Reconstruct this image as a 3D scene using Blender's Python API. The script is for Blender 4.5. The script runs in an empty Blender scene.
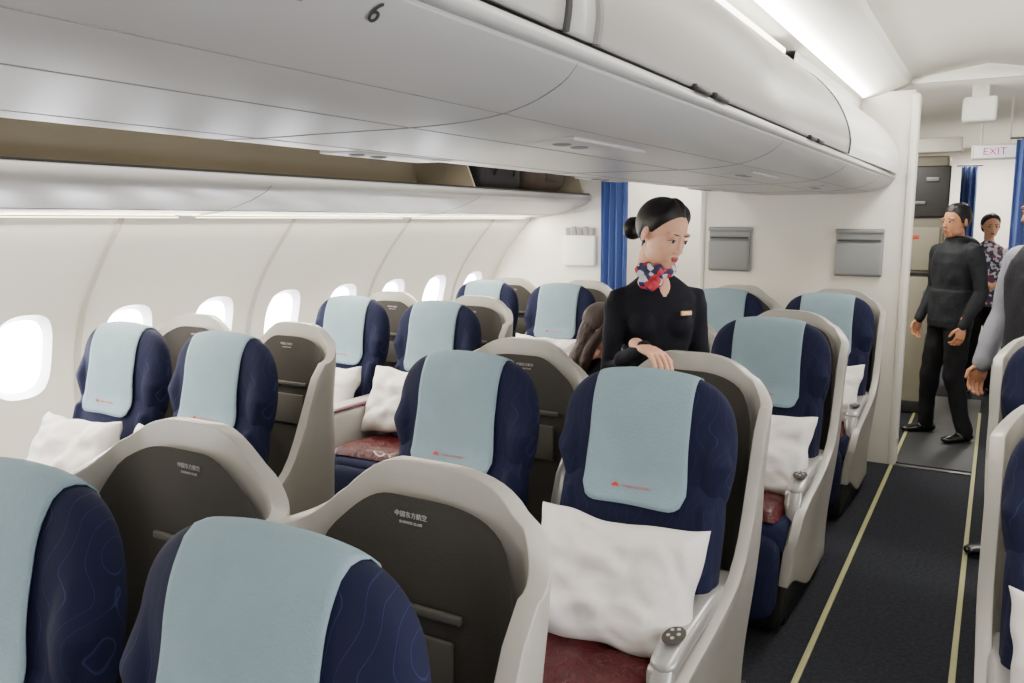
import bpy,bmesh,math,random
from mathutils import Vector,Matrix,noise
from mathutils.bvhtree import BVHTree
random.seed(3)
SC=bpy.context.scene
COL=SC.collection
V=Vector
CX=-1.165   # cabin centre line
ZC=1.64

# ------------------------------------------------------------------ materials
def lin(c):
    o=[]
    for v in c:
        v=v/255.0
        o.append(v/12.92 if v<=0.04045 else ((v+0.055)/1.055)**2.4)
    return (o[0],o[1],o[2],1)
def mat(name,rgb,rough=.5,metal=0,bump=0,bscale=50,var=0,vscale=5,emit=0,coat=0,spec=.5,sheen=0,bdist=.01):
    m=bpy.data.materials.new(name); m.use_nodes=True
    nt=m.node_tree; p=nt.nodes['Principled BSDF']
    col=lin(rgb)
    p.inputs['Base Color'].default_value=col
    p.inputs['Roughness'].default_value=rough
    p.inputs['Metallic'].default_value=metal
    p.inputs['Specular IOR Level'].default_value=spec
    if coat: p.inputs['Coat Weight'].default_value=coat
    if sheen: p.inputs['Sheen Weight'].default_value=sheen
    if emit:
        p.inputs['Emission Color'].default_value=col
        p.inputs['Emission Strength'].default_value=emit
    tc=nt.nodes.new('ShaderNodeTexCoord')
    if bump:
        n=nt.nodes.new('ShaderNodeTexNoise'); n.inputs['Scale'].default_value=bscale; n.inputs['Detail'].default_value=4
        b=nt.nodes.new('ShaderNodeBump'); b.inputs['Strength'].default_value=bump; b.inputs['Distance'].default_value=bdist
        nt.links.new(tc.outputs['Object'],n.inputs['Vector'])
        nt.links.new(n.outputs['Fac'],b.inputs['Height']); nt.links.new(b.outputs['Normal'],p.inputs['Normal'])
    if var:
        n=nt.nodes.new('ShaderNodeTexNoise'); n.inputs['Scale'].default_value=vscale; n.inputs['Detail'].default_value=5
        r=nt.nodes.new('ShaderNodeValToRGB')
        r.color_ramp.elements[0].position=.3; r.color_ramp.elements[1].position=.7
        r.color_ramp.elements[0].color=tuple(max(0,c*(1-var)) for c in col[:3])+(1,)
        r.color_ramp.elements[1].color=tuple(min(1,c*(1+var)) for c in col[:3])+(1,)
        nt.links.new(tc.outputs['Object'],n.inputs['Vector'])
        nt.links.new(n.outputs['Fac'],r.inputs['Fac']); nt.links.new(r.outputs['Color'],p.inputs['Base Color'])
    return m
def line_mat(name,base,line,scale=6,dist=9,rough=.85,lo=.47,hi=.5,sheen=.3,coat=0,bump=0,spec=.5):
    """fabric with thin wandering lines"""
    m=mat(name,base,rough,sheen=sheen,coat=coat,spec=spec)
    nt=m.node_tree; p=nt.nodes['Principled BSDF']
    tc=nt.nodes.new('ShaderNodeTexCoord')
    w=nt.nodes.new('ShaderNodeTexWave'); w.inputs['Scale'].default_value=scale; w.inputs['Distortion'].default_value=dist
    w.inputs['Detail'].default_value=1.0; w.inputs['Detail Scale'].default_value=1.2
    r=nt.nodes.new('ShaderNodeValToRGB'); e=r.color_ramp.elements
    e[0].position=0; e[0].color=lin(base); e[1].position=1; e[1].color=lin(base)
    for pos,c in ((lo-.03,base),((lo+hi)/2,line),(hi+.03,base)):
        x=r.color_ramp.elements.new(pos); x.color=lin(c)
    nt.links.new(tc.outputs['Object'],w.inputs['Vector']); nt.links.new(w.outputs['Color'],r.inputs['Fac'])
    nt.links.new(r.outputs['Color'],p.inputs['Base Color'])
    if bump:
        n=nt.nodes.new('ShaderNodeTexNoise'); n.inputs['Scale'].default_value=14; n.inputs['Detail'].default_value=5; n.inputs['Distortion'].default_value=1.5
        b=nt.nodes.new('ShaderNodeBump'); b.inputs['Strength'].default_value=bump; b.inputs['Distance'].default_value=.03
        nt.links.new(tc.outputs['Object'],n.inputs['Vector']); nt.links.new(n.outputs['Fac'],b.inputs['Height']); nt.links.new(b.outputs['Normal'],p.inputs['Normal'])
    return m
def vor_mat(name,cols,scale=30):
    m=mat(name,cols[0],.6); nt=m.node_tree; p=nt.nodes['Principled BSDF']
    tc=nt.nodes.new('ShaderNodeTexCoord'); v=nt.nodes.new('ShaderNodeTexVoronoi'); v.inputs['Scale'].default_value=scale
    s=nt.nodes.new('ShaderNodeSeparateColor'); r=nt.nodes.new('ShaderNodeValToRGB'); r.color_ramp.interpolation='CONSTANT'
    e=r.color_ramp.elements; e[0].position=0; e[0].color=lin(cols[0]); e[1].position=1/len(cols); e[1].color=lin(cols[1])
    for i in range(2,len(cols)):
        x=e.new(i/len(cols)); x.color=lin(cols[i])
    nt.links.new(tc.outputs['Object'],v.inputs['Vector']); nt.links.new(v.outputs['Color'],s.inputs['Color'])
    nt.links.new(s.outputs[0],r.inputs['Fac']); nt.links.new(r.outputs['Color'],p.inputs['Base Color'])
    return m

M=dict(
 shell=mat('shell_plastic',(160,157,150),.34,var=.05,vscale=3),
 liner=mat('liner_dark',(58,55,51),.75,bump=.15,bscale=200,spec=.3),
 liner2=mat('liner_grey',(80,77,72),.6,spec=.3),
 navy=line_mat('navy_fabric',(13,18,46),(36,45,82),sheen=0,spec=.25),
 cloth=mat('headrest_cloth',(126,148,158),.95,bump=.3,bscale=160,spec=.2,var=.06,vscale=8),
 pillow=mat('pillow_cotton',(218,214,212),.9,bump=.3,bscale=7,bdist=.03,spec=.2),
 blanket=line_mat('blanket_red',(62,3,10),(120,40,44),scale=5,dist=14,rough=.45,lo=.46,hi=.50,sheen=0,coat=.12,bump=.5,spec=.3),
 silver=mat('silver_plastic',(164,163,161),.3,metal=.4),
 black=mat('black_plastic',(22,22,24),.45),
 console=mat('console_grey',(180,177,171),.4),
 purple=mat('console_trim',(112,62,84),.5),
 red=mat('logo_red',(190,50,40),.6),
 txt=mat('logo_text',(160,160,158),.6),
 wall=mat('sidewall_panel',(242,240,231),.5,var=.01,vscale=2),
 rib=mat('sidewall_rib',(200,196,187),.5),
 reveal=mat('window_reveal',(248,248,247),.4),
 pane=mat('window_daylight',(242,244,255),.3,emit=30),
 bin=mat('bin_plastic',(180,178,176),.35,var=.02,vscale=2),
 bind=mat('bin_door_plastic',(166,164,160),.42),
 binw=mat('bin_end_white',(240,239,234),.35),
 bini=mat('bin_interior',(148,138,118),.7),
 seam=mat('seam_dark',(52,52,53),.6),
 seaml=mat('seam_grey',(128,127,126),.6),
 ceil=mat('ceiling_panel',(243,242,234),.5,var=.01),
 bulk=mat('bulkhead_laminate',(220,216,206),.5,var=.02,vscale=2),
 pocket=mat('pocket_grey',(130,132,132),.6),
 paper=mat('paper',(225,225,220),.7),
 carpet=mat('carpet',(38,40,46),.95,bump=.6,bscale=300,var=.35,vscale=60,spec=.2),
 galleyfloor=mat('galley_floor',(30,32,34),.55,var=.2,vscale=30),
 yellow=mat('floor_strip',(156,154,108),.6),
 metal=mat('alu',(110,110,108),.4,metal=.6),
 curtain=mat('curtain_blue',(60,86,152),.8,bump=.2,bscale=80,sheen=.2),
 galley=mat('galley_tan',(110,106,90),.5,var=.04),
 galleyp=mat('galley_panel',(132,128,110),.5,var=.04),
 galleyd=mat('galley_dark',(34,33,32),.5),
 light=mat('cove_light',(255,232,184),.5,emit=9),
 lightw=mat('strip_light',(255,248,232),.5,emit=9),
 skin=mat('skin',(220,168,140),.5,spec=.35,var=.02,vscale=30),
 skin2=mat('skin_tan',(178,124,92),.55,spec=.3,var=.03,vscale=30),
 lips=mat('lips',(170,66,68),.4),
 lipsm=mat('lips_m',(140,80,68),.5),
 hair=mat('hair_black',(12,10,10),.5,spec=.35),
 hairb=mat('hair_brown',(38,20,14),.55,bump=.4,bscale=90,spec=.3),
 eyew=mat('eye_white',(212,208,204),.2),
 iris=mat('iris',(22,14,10),.15),
 uniform=mat('uniform_navy',(13,14,24),.85,bump=.3,bscale=140,spec=.25,var=.25,vscale=12),
 jacket=mat('jacket_black',(20,23,28),.75,bump=.4,bscale=40,spec=.3,var=.25,vscale=9),
 trousers=mat('trousers_black',(12,12,15),.85,spec=.25,bump=.3,bscale=30),
 shoe=mat('shoe_black',(12,12,12),.25),
 vest=mat('vest_charcoal',(28,28,34),.85,spec=.25,bump=.3,bscale=60),
 shirt=mat('shirt_grey',(130,131,140),.85,bump=.4,bscale=25,spec=.2,var=.08,vscale=10),
 scarf=vor_mat('scarf_print',[(170,24,42),(22,26,66),(185,45,58),(205,200,208),(28,32,84)],55),
 floral=vor_mat('floral_print',[(60,70,110),(200,200,215),(120,60,80),(40,45,80),(215,215,225)],38),
 gold=mat('badge_gold',(205,170,120),.35,metal=.6),
 stocking=mat('stocking',(60,48,44),.6),
 bag=mat('bag_black',(20,20,22),.7),
 bagr=mat('bag_brown',(60,46,38),.7),
 exitg=mat('exit_face',(235,235,240),.4,emit=.5),
 magenta=mat('exit_text',(190,40,140),.5,emit=.3),
)

# ------------------------------------------------------------------ mesh helpers
def mesh(name,vs,fs,mats,mi=None,smooth=True,sharp=35):
    me=bpy.data.meshes.new(name); me.from_pydata([tuple(v) for v in vs],[],fs)
    if not isinstance(mats,(list,tuple)): mats=[mats]
    for m in mats: me.materials.append(m)
    if mi:
        me.polygons.foreach_set('material_index',mi)
    if smooth:
        me.polygons.foreach_set('use_smooth',[True]*len(me.polygons))
        if sharp: me.set_sharp_from_angle(angle=math.radians(sharp))
    me.update()
    return me
def obj(name,me,parent=None,loc=(0,0,0),rot=(0,0,0),mods=None):
    o=bpy.data.objects.new(name,me); COL.objects.link(o)
    o.location=loc; o.rotation_euler=rot
    if parent: o.parent=parent
    return o
def empty(name,loc=(0,0,0),rot=(0,0,0)):
    e=bpy.data.objects.new(name,None); COL.objects.link(e); e.location=loc; e.rotation_euler=rot
    e.empty_display_size=.1
    return e
def tube(pts,rad,ref=(1,0,0),n=16,pw=2.0):
    pts=[V(p) for p in pts]; vs=[];fs=[]
    ref=V(ref)
    for i,p in enumerate(pts):
        if i==0: t=pts[1]-pts[0]
        elif i==len(pts)-1: t=pts[-1]-pts[-2]
        else: t=(pts[i+1]-pts[i]).normalized()+(pts[i]-pts[i-1]).normalized()
        t.normalize()
        s=ref-t*ref.dot(t)
        if s.length<1e-3: s=V((0,1,0))-t*t.y
        s.normalize(); b=t.cross(s)
        r=rad[i]; ra,rb=(r,r) if not isinstance(r,(tuple,list)) else r
        for k in range(n):
            a=2*math.pi*k/n; c=math.cos(a); q=math.sin(a)
            c2=math.copysign(abs(c)**(2/pw),c); q2=math.copysign(abs(q)**(2/pw),q)
            vs.append(p+s*c2*ra+b*q2*rb)
    for i in range(len(pts)-1):
        for k in range(n):
            k2=(k+1)%n
            fs.append((i*n+k,i*n+k2,(i+1)*n+k2,(i+1)*n+k))
    fs.append(tuple(reversed(range(n)))); L=(len(pts)-1)*n
    fs.append(tuple(range(L,L+n)))
    return vs,fs
def rtube(pts,rad,ref=(1,0,0),n=16,pw=2.0):
    """tube with rounded ends"""
    pts=[V(p) for p in pts]; R=[(r,r) if not isinstance(r,(tuple,list)) else r for r in rad]
    d0=(pts[0]-pts[1]).normalized(); d1=(pts[-1]-pts[-2]).normalized()
    r0=min(R[0]); r1=min(R[-1])
    A=[];RA=[]
    for f in (.999,.85,.5): 
        k=math.sqrt(max(0,1-f*f)); A.append(pts[0]+d0*r0*f); RA.append((R[0][0]*max(k,.05),R[0][1]*max(k,.05)))
    B=[];RB=[]
    for f in (.5,.85,.999):
        k=math.sqrt(max(0,1-f*f)); B.append(pts[-1]+d1*r1*f); RB.append((R[-1][0]*max(k,.05),R[-1][1]*max(k,.05)))
    return tube(A+pts+B,RA+R+RB,ref,n,pw)
def ell(c,r,e=1.0,nu=20,nv=12,rot=None):
    c=V(c); vs=[];fs=[]
    sg=lambda x,p: math.copysign(abs(x)**p,x)
    vs.append(V((0,0,-r[2])))
    for j in range(1,nv):
        ph=-math.pi/2+math.pi*j/nv
        for i in range(nu):
            th=2*math.pi*i/nu
            vs.append(V((r[0]*sg(math.cos(ph),e)*sg(math.cos(th),e),r[1]*sg(math.cos(ph),e)*sg(math.sin(th),e),r[2]*sg(math.sin(ph),e))))
    vs.append(V((0,0,r[2])))
    for i in range(nu): fs.append((0,1+(i+1)%nu,1+i))
    for j in range(nv-2):
        for i in range(nu):
            a=1+j*nu+i; b=1+j*nu+(i+1)%nu
            fs.append((a,b,b+nu,a+nu))
    T=len(vs)-1; o=1+(nv-2)*nu
    for i in range(nu): fs.append((o+i,o+(i+1)%nu,T))
    if rot: 
        R=Matrix.Rotation(rot[2],3,'Z')@Matrix.Rotation(rot[1],3,'Y')@Matrix.Rotation(rot[0],3,'X'); vs=[R@v for v in vs]
    return [v+c for v in vs],fs
def rbox(c,s,r=.01,seg=3,rot=None):
    bm=bmesh.new(); bmesh.ops.create_cube(bm,size=1)
    for v in bm.verts: v.co=V((v.co.x*s[0],v.co.y*s[1],v.co.z*s[2]))
    r=min(r,min(s)*.49)
    bmesh.ops.bevel(bm,geom=list(bm.edges),offset=r,segments=seg,affect='EDGES',profile=.5)
    R=Matrix.Identity(3)
    if rot: R=Matrix.Rotation(rot[2],3,'Z')@Matrix.Rotation(rot[1],3,'Y')@Matrix.Rotation(rot[0],3,'X')
    bm.verts.index_update()
    vs=[R@v.co+V(c) for v in bm.verts]; fs=[tuple(v.index for v in f.verts) for f in bm.faces]; bm.free()
    return vs,fs
class Parts:
    def __init__(s): s.v=[];s.f=[];s.m=[]
    def add(s,g,mi=0):
        o=len(s.v); s.v+= [V(x) for x in g[0]]; s.f+=[tuple(i+o for i in f) for f in g[1]]; s.m+=[mi]*len(g[1]); return s
    def mesh(s,name,mats,smooth=True,sharp=35): return mesh(name,s.v,s.f,mats,s.m,smooth,sharp)
    def remesh(s,name,mats,voxel,smooth=4,fold=None):
        me=mesh(name+'_src',s.v,s.f,mats,s.m,sharp=None)
        o=bpy.data.objects.new('tmp',me); COL.objects.link(o)
        md=o.modifiers.new('r','REMESH'); md.mode='VOXEL'; md.voxel_size=voxel; md.use_smooth_shade=True
        if smooth:
            sm=o.modifiers.new('s','SMOOTH'); sm.factor=.5; sm.iterations=smooth
        dg=bpy.context.evaluated_depsgraph_get(); dg.update()
        ne=bpy.data.meshes.new_from_object(o.evaluated_get(dg)); ne.name=name
        bpy.data.objects.remove(o)
        ne.materials.clear()
        for m in mats: ne.materials.append(m)
        bvh=BVHTree.FromPolygons(s.v,s.f)
        mi=[];
        for p in ne.polygons:
            h=bvh.find_nearest(p.center); mi.append(s.m[h[2]] if h[2] is not None else 0)
        ne.polygons.foreach_set('material_index',mi)
        if fold:
            amp,sc,ok=fold
            vm=[False]*len(ne.vertices)
            for p in ne.polygons:
                if mi[p.index] in ok:
                    for vi in p.vertices: vm[vi]=True
            nr=[v.normal.copy() for v in ne.vertices]
            for v in ne.vertices:
                if vm[v.index]:
                    c=v.co; d=noise.noise(V((c.x*sc,c.y*sc,c.z*sc*.6)))+.5*noise.noise(V((c.x*sc*2+9,c.y*sc*2,c.z*sc*1.4)))
                    v.co=c+nr[v.index]*d*amp
        ne.polygons.foreach_set('use_smooth',[True]*len(ne.polygons)); ne.update()
        return ne
def sheet(name,prof,y0,y1,m,parent=None,thick=0,ny=1,off=0,mods=True,sharp=40):
    """extrude an X-Z profile along Y"""
    vs=[];fs=[];n=len(prof)
    for j in range(ny+1):
        y=y0+(y1-y0)*j/ny
        for p in prof: vs.append((p[0],y,p[1]))
    for j in range(ny):
        for i in range(n-1): fs.append((j*n+i,j*n+i+1,(j+1)*n+i+1,(j+1)*n+i))
    o=obj(name,mesh(name,vs,fs,m,sharp=sharp),parent)
    if thick:
        s=o.modifiers.new('sol','SOLIDIFY'); s.thickness=thick; s.offset=off
    return o
def box(name,c,s,m,parent=None,r=.006,rot=None):
    g=rbox(c,s,r,2,rot); return obj(name,mesh(name,g[0],g[1],m),parent)
def interp(pts,x):
    if x<=pts[0][0]: return pts[0][1]
    for a,b in zip(pts,pts[1:]):
        if x<=b[0]:
            t=(x-a[0])/(b[0]-a[0]); return a[1]+(b[1]-a[1])*t
    return pts[-1][1]
def sinterp(pts,x):
    if x<=pts[0][0]: return pts[0][1]
    if x>=pts[-1][0]: return pts[-1][1]
    for i in range(len(pts)-1):
        a,b=pts[i],pts[i+1]
        if x<=b[0]:
            pa=pts[max(0,i-1)]; pb=pts[min(len(pts)-1,i+2)]
            h=b[0]-a[0]; t=(x-a[0])/h
            ma=(b[1]-pa[1])/(b[0]-pa[0])*h; mb=(pb[1]-a[1])/(pb[0]-a[0])*h
            return (2*t**3-3*t*t+1)*a[1]+(t**3-2*t*t+t)*ma+(-2*t**3+3*t*t)*b[1]+(t**3-t*t)*mb
def mir(prof): return [(2*CX-x,z) for x,z in prof]
def text(name,s,size,m,parent,loc,rot,ext=.0005,align='CENTER'):
    c=bpy.data.curves.new(name,'FONT'); c.body=s; c.size=size; c.extrude=ext; c.align_x=align; c.align_y='CENTER'
    c.materials.append(m)
    o=bpy.data.objects.new(name,c); COL.objects.link(o); o.location=loc; o.rotation_euler=rot
    if parent: o.parent=parent
    return o
def sm(t): t=max(0,min(1,t)); return t*t*(3-2*t)

# ------------------------------------------------------------------ room shell
Y0,Y1=-2.6,12.0
YB=6.0
def plane_box(name,x0,x1,y0,y1,z0,z1,m): 
    return box(name,((x0+x1)/2,(y0+y1)/2,(z0+z1)/2),(x1-x0,y1-y0,z1-z0),m,r=.002)
plane_box('floor',-3.9,1.57,Y0,Y1,-.06,0,M['carpet'])
plane_box('floor_galley_mat',-.5,-.03,YB+.06,8.6,.0,.006,M['galleyfloor'])
for i,(x,) in enumerate(((-.515,),(-.03,),(2*CX+.515,),(2*CX+.03,))):
    plane_box('trim_floor_strip_%d'%(i+1),x-.011,x+.011,Y0+.1,8.0,.0,.008,M['yellow'])
plane_box('trim_floor_threshold',-.5,-.045,YB-.03,YB+.01,0,.01,M['metal'])

WP=[(0,.17),(.2,.08),(.45,.02),(.8,.0),(1.05,.03),(1.25,.11),(1.45,.25),(1.62,.40),(1.66,.43)]
def wx(z): return -3.74+sinterp(WP,z)
WY=[2.05+.52*i for i in range(-8,8)]
ZW=1.035
def build_wall(name,flip):
    vs=[];fs=[];mi=[]
    def P(y,z,d=0):
        x=wx(z)-d
        if flip: x=2*CX-x
        return (x,y,z)
    ya=WY[0]-.26; yb=WY[-1]+.26
    def strip(z0,z1,nz,y0,y1,m=0):
        o=len(vs)
        for j in range(nz+1):
            z=z0+(z1-z0)*j/nz; vs.append(P(y0,z)); vs.append(P(y1,z))
        for j in range(nz):
            a=o+2*j; f=(a,a+1,a+3,a+2); fs.append(f if not flip else tuple(reversed(f))); mi.append(m)
    strip(0,.72,10,ya,yb); strip(1.34,1.66,8,ya,yb)
    strip(0,1.66,30,yb,Y1); strip(0,1.66,30,Y0,ya)
    N=40
    for wy in WY:
        rings=[]
        def ring(f,d=0):
            o=len(vs)
            for k in range(N):
                a=2*math.pi*(k+.5)/N; c,s=math.cos(a),math.sin(a)
                e=2/2.9
                ix,iz=.130*math.copysign(abs(c)**e,c),.188*math.copysign(abs(s)**e,s)
                mx=max(abs(c)/.26,abs(s)/.31); ox,oz=c/mx,s/mx
                y=wy+ix+(ox-ix)*f; z0=ZW+iz; z1=1.03+oz
                vs.append(P(y,z0+(z1-z0)*f,d))
            rings.append(o)
        for f in (1,.75,.5,.3,.15,.04): ring(f)
        ring(0,.010)
        o=len(vs)
        for k in range(N):
            a=2*math.pi*(k+.5)/N; c,s=math.cos(a),math.sin(a); e=2/2.9
            vs.append(P(wy+.112*math.copysign(abs(c)**e,c),ZW+.166*math.copysign(abs(s)**e,s),.04))
        rings.append(o)
        for ri in range(len(rings)-1):
            for k in range(N):
                k2=(k+1)%N; a,b=rings[ri],rings[ri+1]
                f=(a+k,a+k2,b+k2,b+k); fs.append(f if not flip else tuple(reversed(f))); mi.append(1 if ri>=5 else 0)
        f=tuple(rings[-1]+k for k in range(N)); fs.append(f if not flip else tuple(reversed(f))); mi.append(2)
        for sy in (-1,1):
            for sz in (-1,1):
                cand=sorted(range(N),key=lambda k:(vs[rings[0]+k][1]-(wy+sy*.26))**2+(vs[rings[0]+k][2]-(1.03+sz*.31))**2)[:2]
                vs.append(P(wy+sy*.26,1.03+sz*.31)); fs.append((rings[0]+cand[0],rings[0]+cand[1],len(vs)-1)); mi.append(0)
    return obj(name,mesh(name,vs,fs,[M['wall'],M['reveal'],M['pane']],mi,sharp=30))
build_wall('wall_left',False); build_wall('wall_right',True)
for sgn,nm in ((0,'left'),(1,'right')):
    P=Parts()
    for y in [2.31+1.04*i for i in range(-4,4)]:
        pts=[]
        for j in range(31):
            z=.3+1.35*j/30; x=wx(z)+.003
            pts.append(V(((2*CX-x) if sgn else x,y,z)))
        P.add(tube(pts,[(.004,.016)]*len(pts),ref=(1,0,0),n=8))
    obj('trim_wall_joint_%s'%nm,P.mesh('j',M['rib']))

# outboard bins ------------------------------------------------------
def outboard(flip,nm):
    T=(lambda p:mir(p)) if flip else (lambda p:p)
    root=empty('overhead_bin')
    under=[(-3.33,1.675),(-3.22,1.665),(-3.05,1.685),(-2.88,1.73),(-2.79,1.765),(-2.755,1.79),(-2.75,1.82),(-2.765,1.835)]
    sheet('underside',T(under),Y0,YB-.05,M['bin'],root,.006,1)
    sheet('sill_edge',T([(-2.752,1.835),(-2.775,1.842),(-2.80,1.838)]),Y0,YB-.05,M['seam'],root)
    sheet('interior',T([(-2.79,1.835),(-3.1,1.83),(-3.22,1.86),(-3.26,2.0),(-3.2,2.16),(-3.0,2.22),(-2.92,2.24)]),Y0,YB-.05,M['bini'],root)
    ys=[-2.6,-.75,.95,2.65,4.35,5.9]
    for a,b in zip(ys,ys[1:]):
        sheet('door',T([(-2.60,2.20),(-2.70,2.16),(-2.84,2.17),(-2.96,2.22),(-3.0,2.3)]),a+.02,b-.02,M['bind'],root,.02,1)
        x=[(-2.79,1.832),(-3.22,1.85),(-3.25,2.0),(-3.2,2.15),(-2.95,2.22)]; x=T(x)
        if b>4:
            vs=[(px,b-.008,pz) for px,pz in x]+[(px,b+.008,pz) for px,pz in x]
            n=len(x); fs=[tuple(range(n)),tuple(reversed(range(n,2*n)))]+[(i,i+n,(i+1)%n+n,(i+1)%n) for i in range(n)]
            obj('divider',mesh('divider',vs,fs,M['bini'],smooth=False),root)
        pts=[V((px,b,pz-.002)) for px,pz in T(under)]
        g=tube(pts,[.003]*len(pts),ref=(0,1,0),n=6); obj('joint',mesh('joint',g[0],g[1],M['seaml']),root)
    pts=[V((px,0,pz)) for px,pz in T([(-3.05,1.684)])]
    P=Parts(); P.add(rbox((pts[0].x,(Y0+YB)/2,1.682),(.005,YB-Y0-.2,.004),.001)); obj('seam',P.mesh('s',M['seaml']),root)
    for y0,y1 in ((-.7,.9),(1.0,2.6),(2.7,4.3),(4.4,5.9)):
        sheet('cove_lamp',T([(-3.345,1.662),(-3.315,1.652)]),y0,y1,M['light'],root,.004)
    return root
outboard(False,'l'); outboard(True,'r')

# ceiling
cp=[(-3.0,2.22),(-2.9,2.40),(-2.62,2.49),(-2.6,2.53),(-2.2,2.60),(-1.78,2.54),(-1.76,2.50),(-1.6,2.44),(-1.48,2.41),(-1.45,2.41)]
full=cp+[(CX,2.43)]+list(reversed(mir(cp)))
sheet('ceiling',full,Y0,YB+.1,M['ceil'],None,.02,1,off=1)
sheet('ceiling_galley',[(-3.9,1.66),(-3.3,2.0),(-2.6,2.42),(-1.8,2.5),(-.6,2.52),(.1,2.52),(.5,2.42),(.95,2.0),(1.55,1.66)],YB+.1,Y1,M['ceil'],None,.02,1,off=1)
plane_box('trim_ceiling_step',-3.0,.75,YB+.09,YB+.12,2.51,2.75,M['ceil'])
for x in (-.62,-1.71):
    sheet('trim_ceiling_lip',[(x-.012,2.492),(x+.012,2.492)],Y0,YB,M['seaml'],None,.012)

# central bins --------------------------------------------------------
root=empty('overhead_bin')
half=[(0,1.815),(.22,1.815),(.36,1.822),(.45,1.84),(.515,1.87),(.545,1.90)]
und=[(CX-x,z) for x,z in reversed(half)]+[(CX+x,z) for x,z in half[1:]]
def smoothprof(p,k=4):
    out=[]
    for i in range(len(p)-1):
        a=p[max(0,i-1)];b=p[i];c=p[i+1];d=p[min(len(p)-1,i+2)]
        for j in range(k):
            t=j/k
            out.append(tuple(.5*((2*b[q])+(-a[q]+c[q])*t+(2*a[q]-5*b[q]+4*c[q]-d[q])*t*t+(-a[q]+3*b[q]-3*c[q]+d[q])*t**3) for q in (0,1)))
    out.append(p[-1]); return out
sheet('underside',smoothprof(und),Y0,YB-.01,M['bin'],root,.008,1)
df=smoothprof([(.545,1.935),(.550,1.99),(.532,2.07),(.485,2.165),(.415,2.25),(.34,2.31),(.305,2.33)])
inner=[(x-.018,z) for x,z in df]
for s in (1,-1):
    sheet('carcass',[(CX+s*x,z) for x,z in [(.53,1.905)]+inner+[(.25,2.36),(.24,2.43)]],Y0,YB-.01,M['bind'],root,.004,1)
    sheet('sill_gap',[(CX+s*x,z) for x,z in [(.532,1.905),(.530,1.945)]],Y0,4.08,M['seam'],root,.004,1)
    sheet('sill_lip',[(CX+s*x,z) for x,z in [(.545,1.90),(.556,1.908),(.553,1.922),(.535,1.926)]],Y0,YB-.01,M['bin'],root,.006,1)
    for a,b in ((Y0,-.25),(-.22,1.22),(1.34,4.05)):
        sheet('door',[(CX+s*x,z) for x,z in df],a+.012,b-.012,M['bind'],root,.016,1)
        for yy in (a,b):
            if yy>Y0:
                pts=[V((CX+s*(x+.004),yy,z)) for x,z in df]
                g=tube(pts,[.010]*len(pts),ref=(0,1,0),n=8); obj('door_rim',mesh('rim',g[0],g[1],M['seam'] if yy==b else M['seaml']),root)
    sheet('filler',[(CX+s*(x),z) for x,z in df],1.235,1.325,M['bin'],root,.012,1)
    vs=[];fs=[];NY=16
    df2=df+[(.29,2.36),(.30,2.42)]; n=len(df2)
    for j in range(NY+1):
        t=j/NY; y=4.08+(YB-.02-4.08)*t; k=.035*math.sin(t*math.pi*.5)
        for x,z in df2: vs.append((CX+s*(x+k*(.6+.4*math.sin((z-1.9)*6))),y,z))
    for j in range(NY):
        for i in range(n-1): fs.append((j*n+i,j*n+i+1,(j+1)*n+i+1,(j+1)*n+i))
    obj('end_fairing',mesh('fairing',vs,fs,M['binw']),root)
    P=Parts()
    for y in (.3,.62,1.9,2.05,3.2,3.35):
        P.add(rbox((CX+s*.556,y,1.932),(.018,.11,.016),.005))
    obj('latch',P.mesh('latch',M['black']),root)
    P=Parts()
    P.add(rbox((CX+s*.31,1.25,2.350),(.035,5.0,.024),.008)); obj('strip_lamp',P.mesh('sl',M['lightw']),root)
P=Parts()
for x in (-.40,-.2,.2,.40):
    z=1.811 if abs(x)<.3 else 1.8245
    P.add(rbox((CX+x,(Y0+YB)/2,z),(.004,YB-Y0-.1,.003),.001))
for y in (-1.4,-.23,1.28,2.8,4.1,5.3):
    pts=[V((x,y,z-.0035)) for x,z in smoothprof(und)]
    P.add(tube(pts,[.0025]*len(pts),ref=(0,1,0),n=6))
obj('seams',P.mesh('seams',M['seaml']),root)
P=Parts();Q=Parts()
for y in (1.85,3.35,4.8):
    for x in (-.3,.3):
        P.add(rbox((CX+x,y,1.814),(.13,.42,.010),.004))
        for dy in (-.14,-.05): Q.add(ell((CX+x,y+dy,1.808),(.022,.022,.004)))
obj('service_panels',P.mesh('psu',M['bin']),root); obj('reading_lamps',Q.mesh('rl',M['seaml']),root)
RM=Matrix(((0,.7071,.7071),(1,0,0),(0,.7071,-.7071)))
def shoulder(y,z,off=.0015):
    return (CX+.515+(z-1.87)+.0045+off,y,z-.0045-off)
o=text('row_number','6',.038,M['seam'],root,shoulder(.78,1.8795),RM.to_euler(),.0006)
for k,yy in enumerate((.60,.655)):
    g=rbox((0,0,0),(.032,.026,.0012),.0004); o=obj('row_icon',mesh('ri',g[0],g[1],M['seaml']),root,shoulder(yy,1.8795),RM.to_euler())
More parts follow.
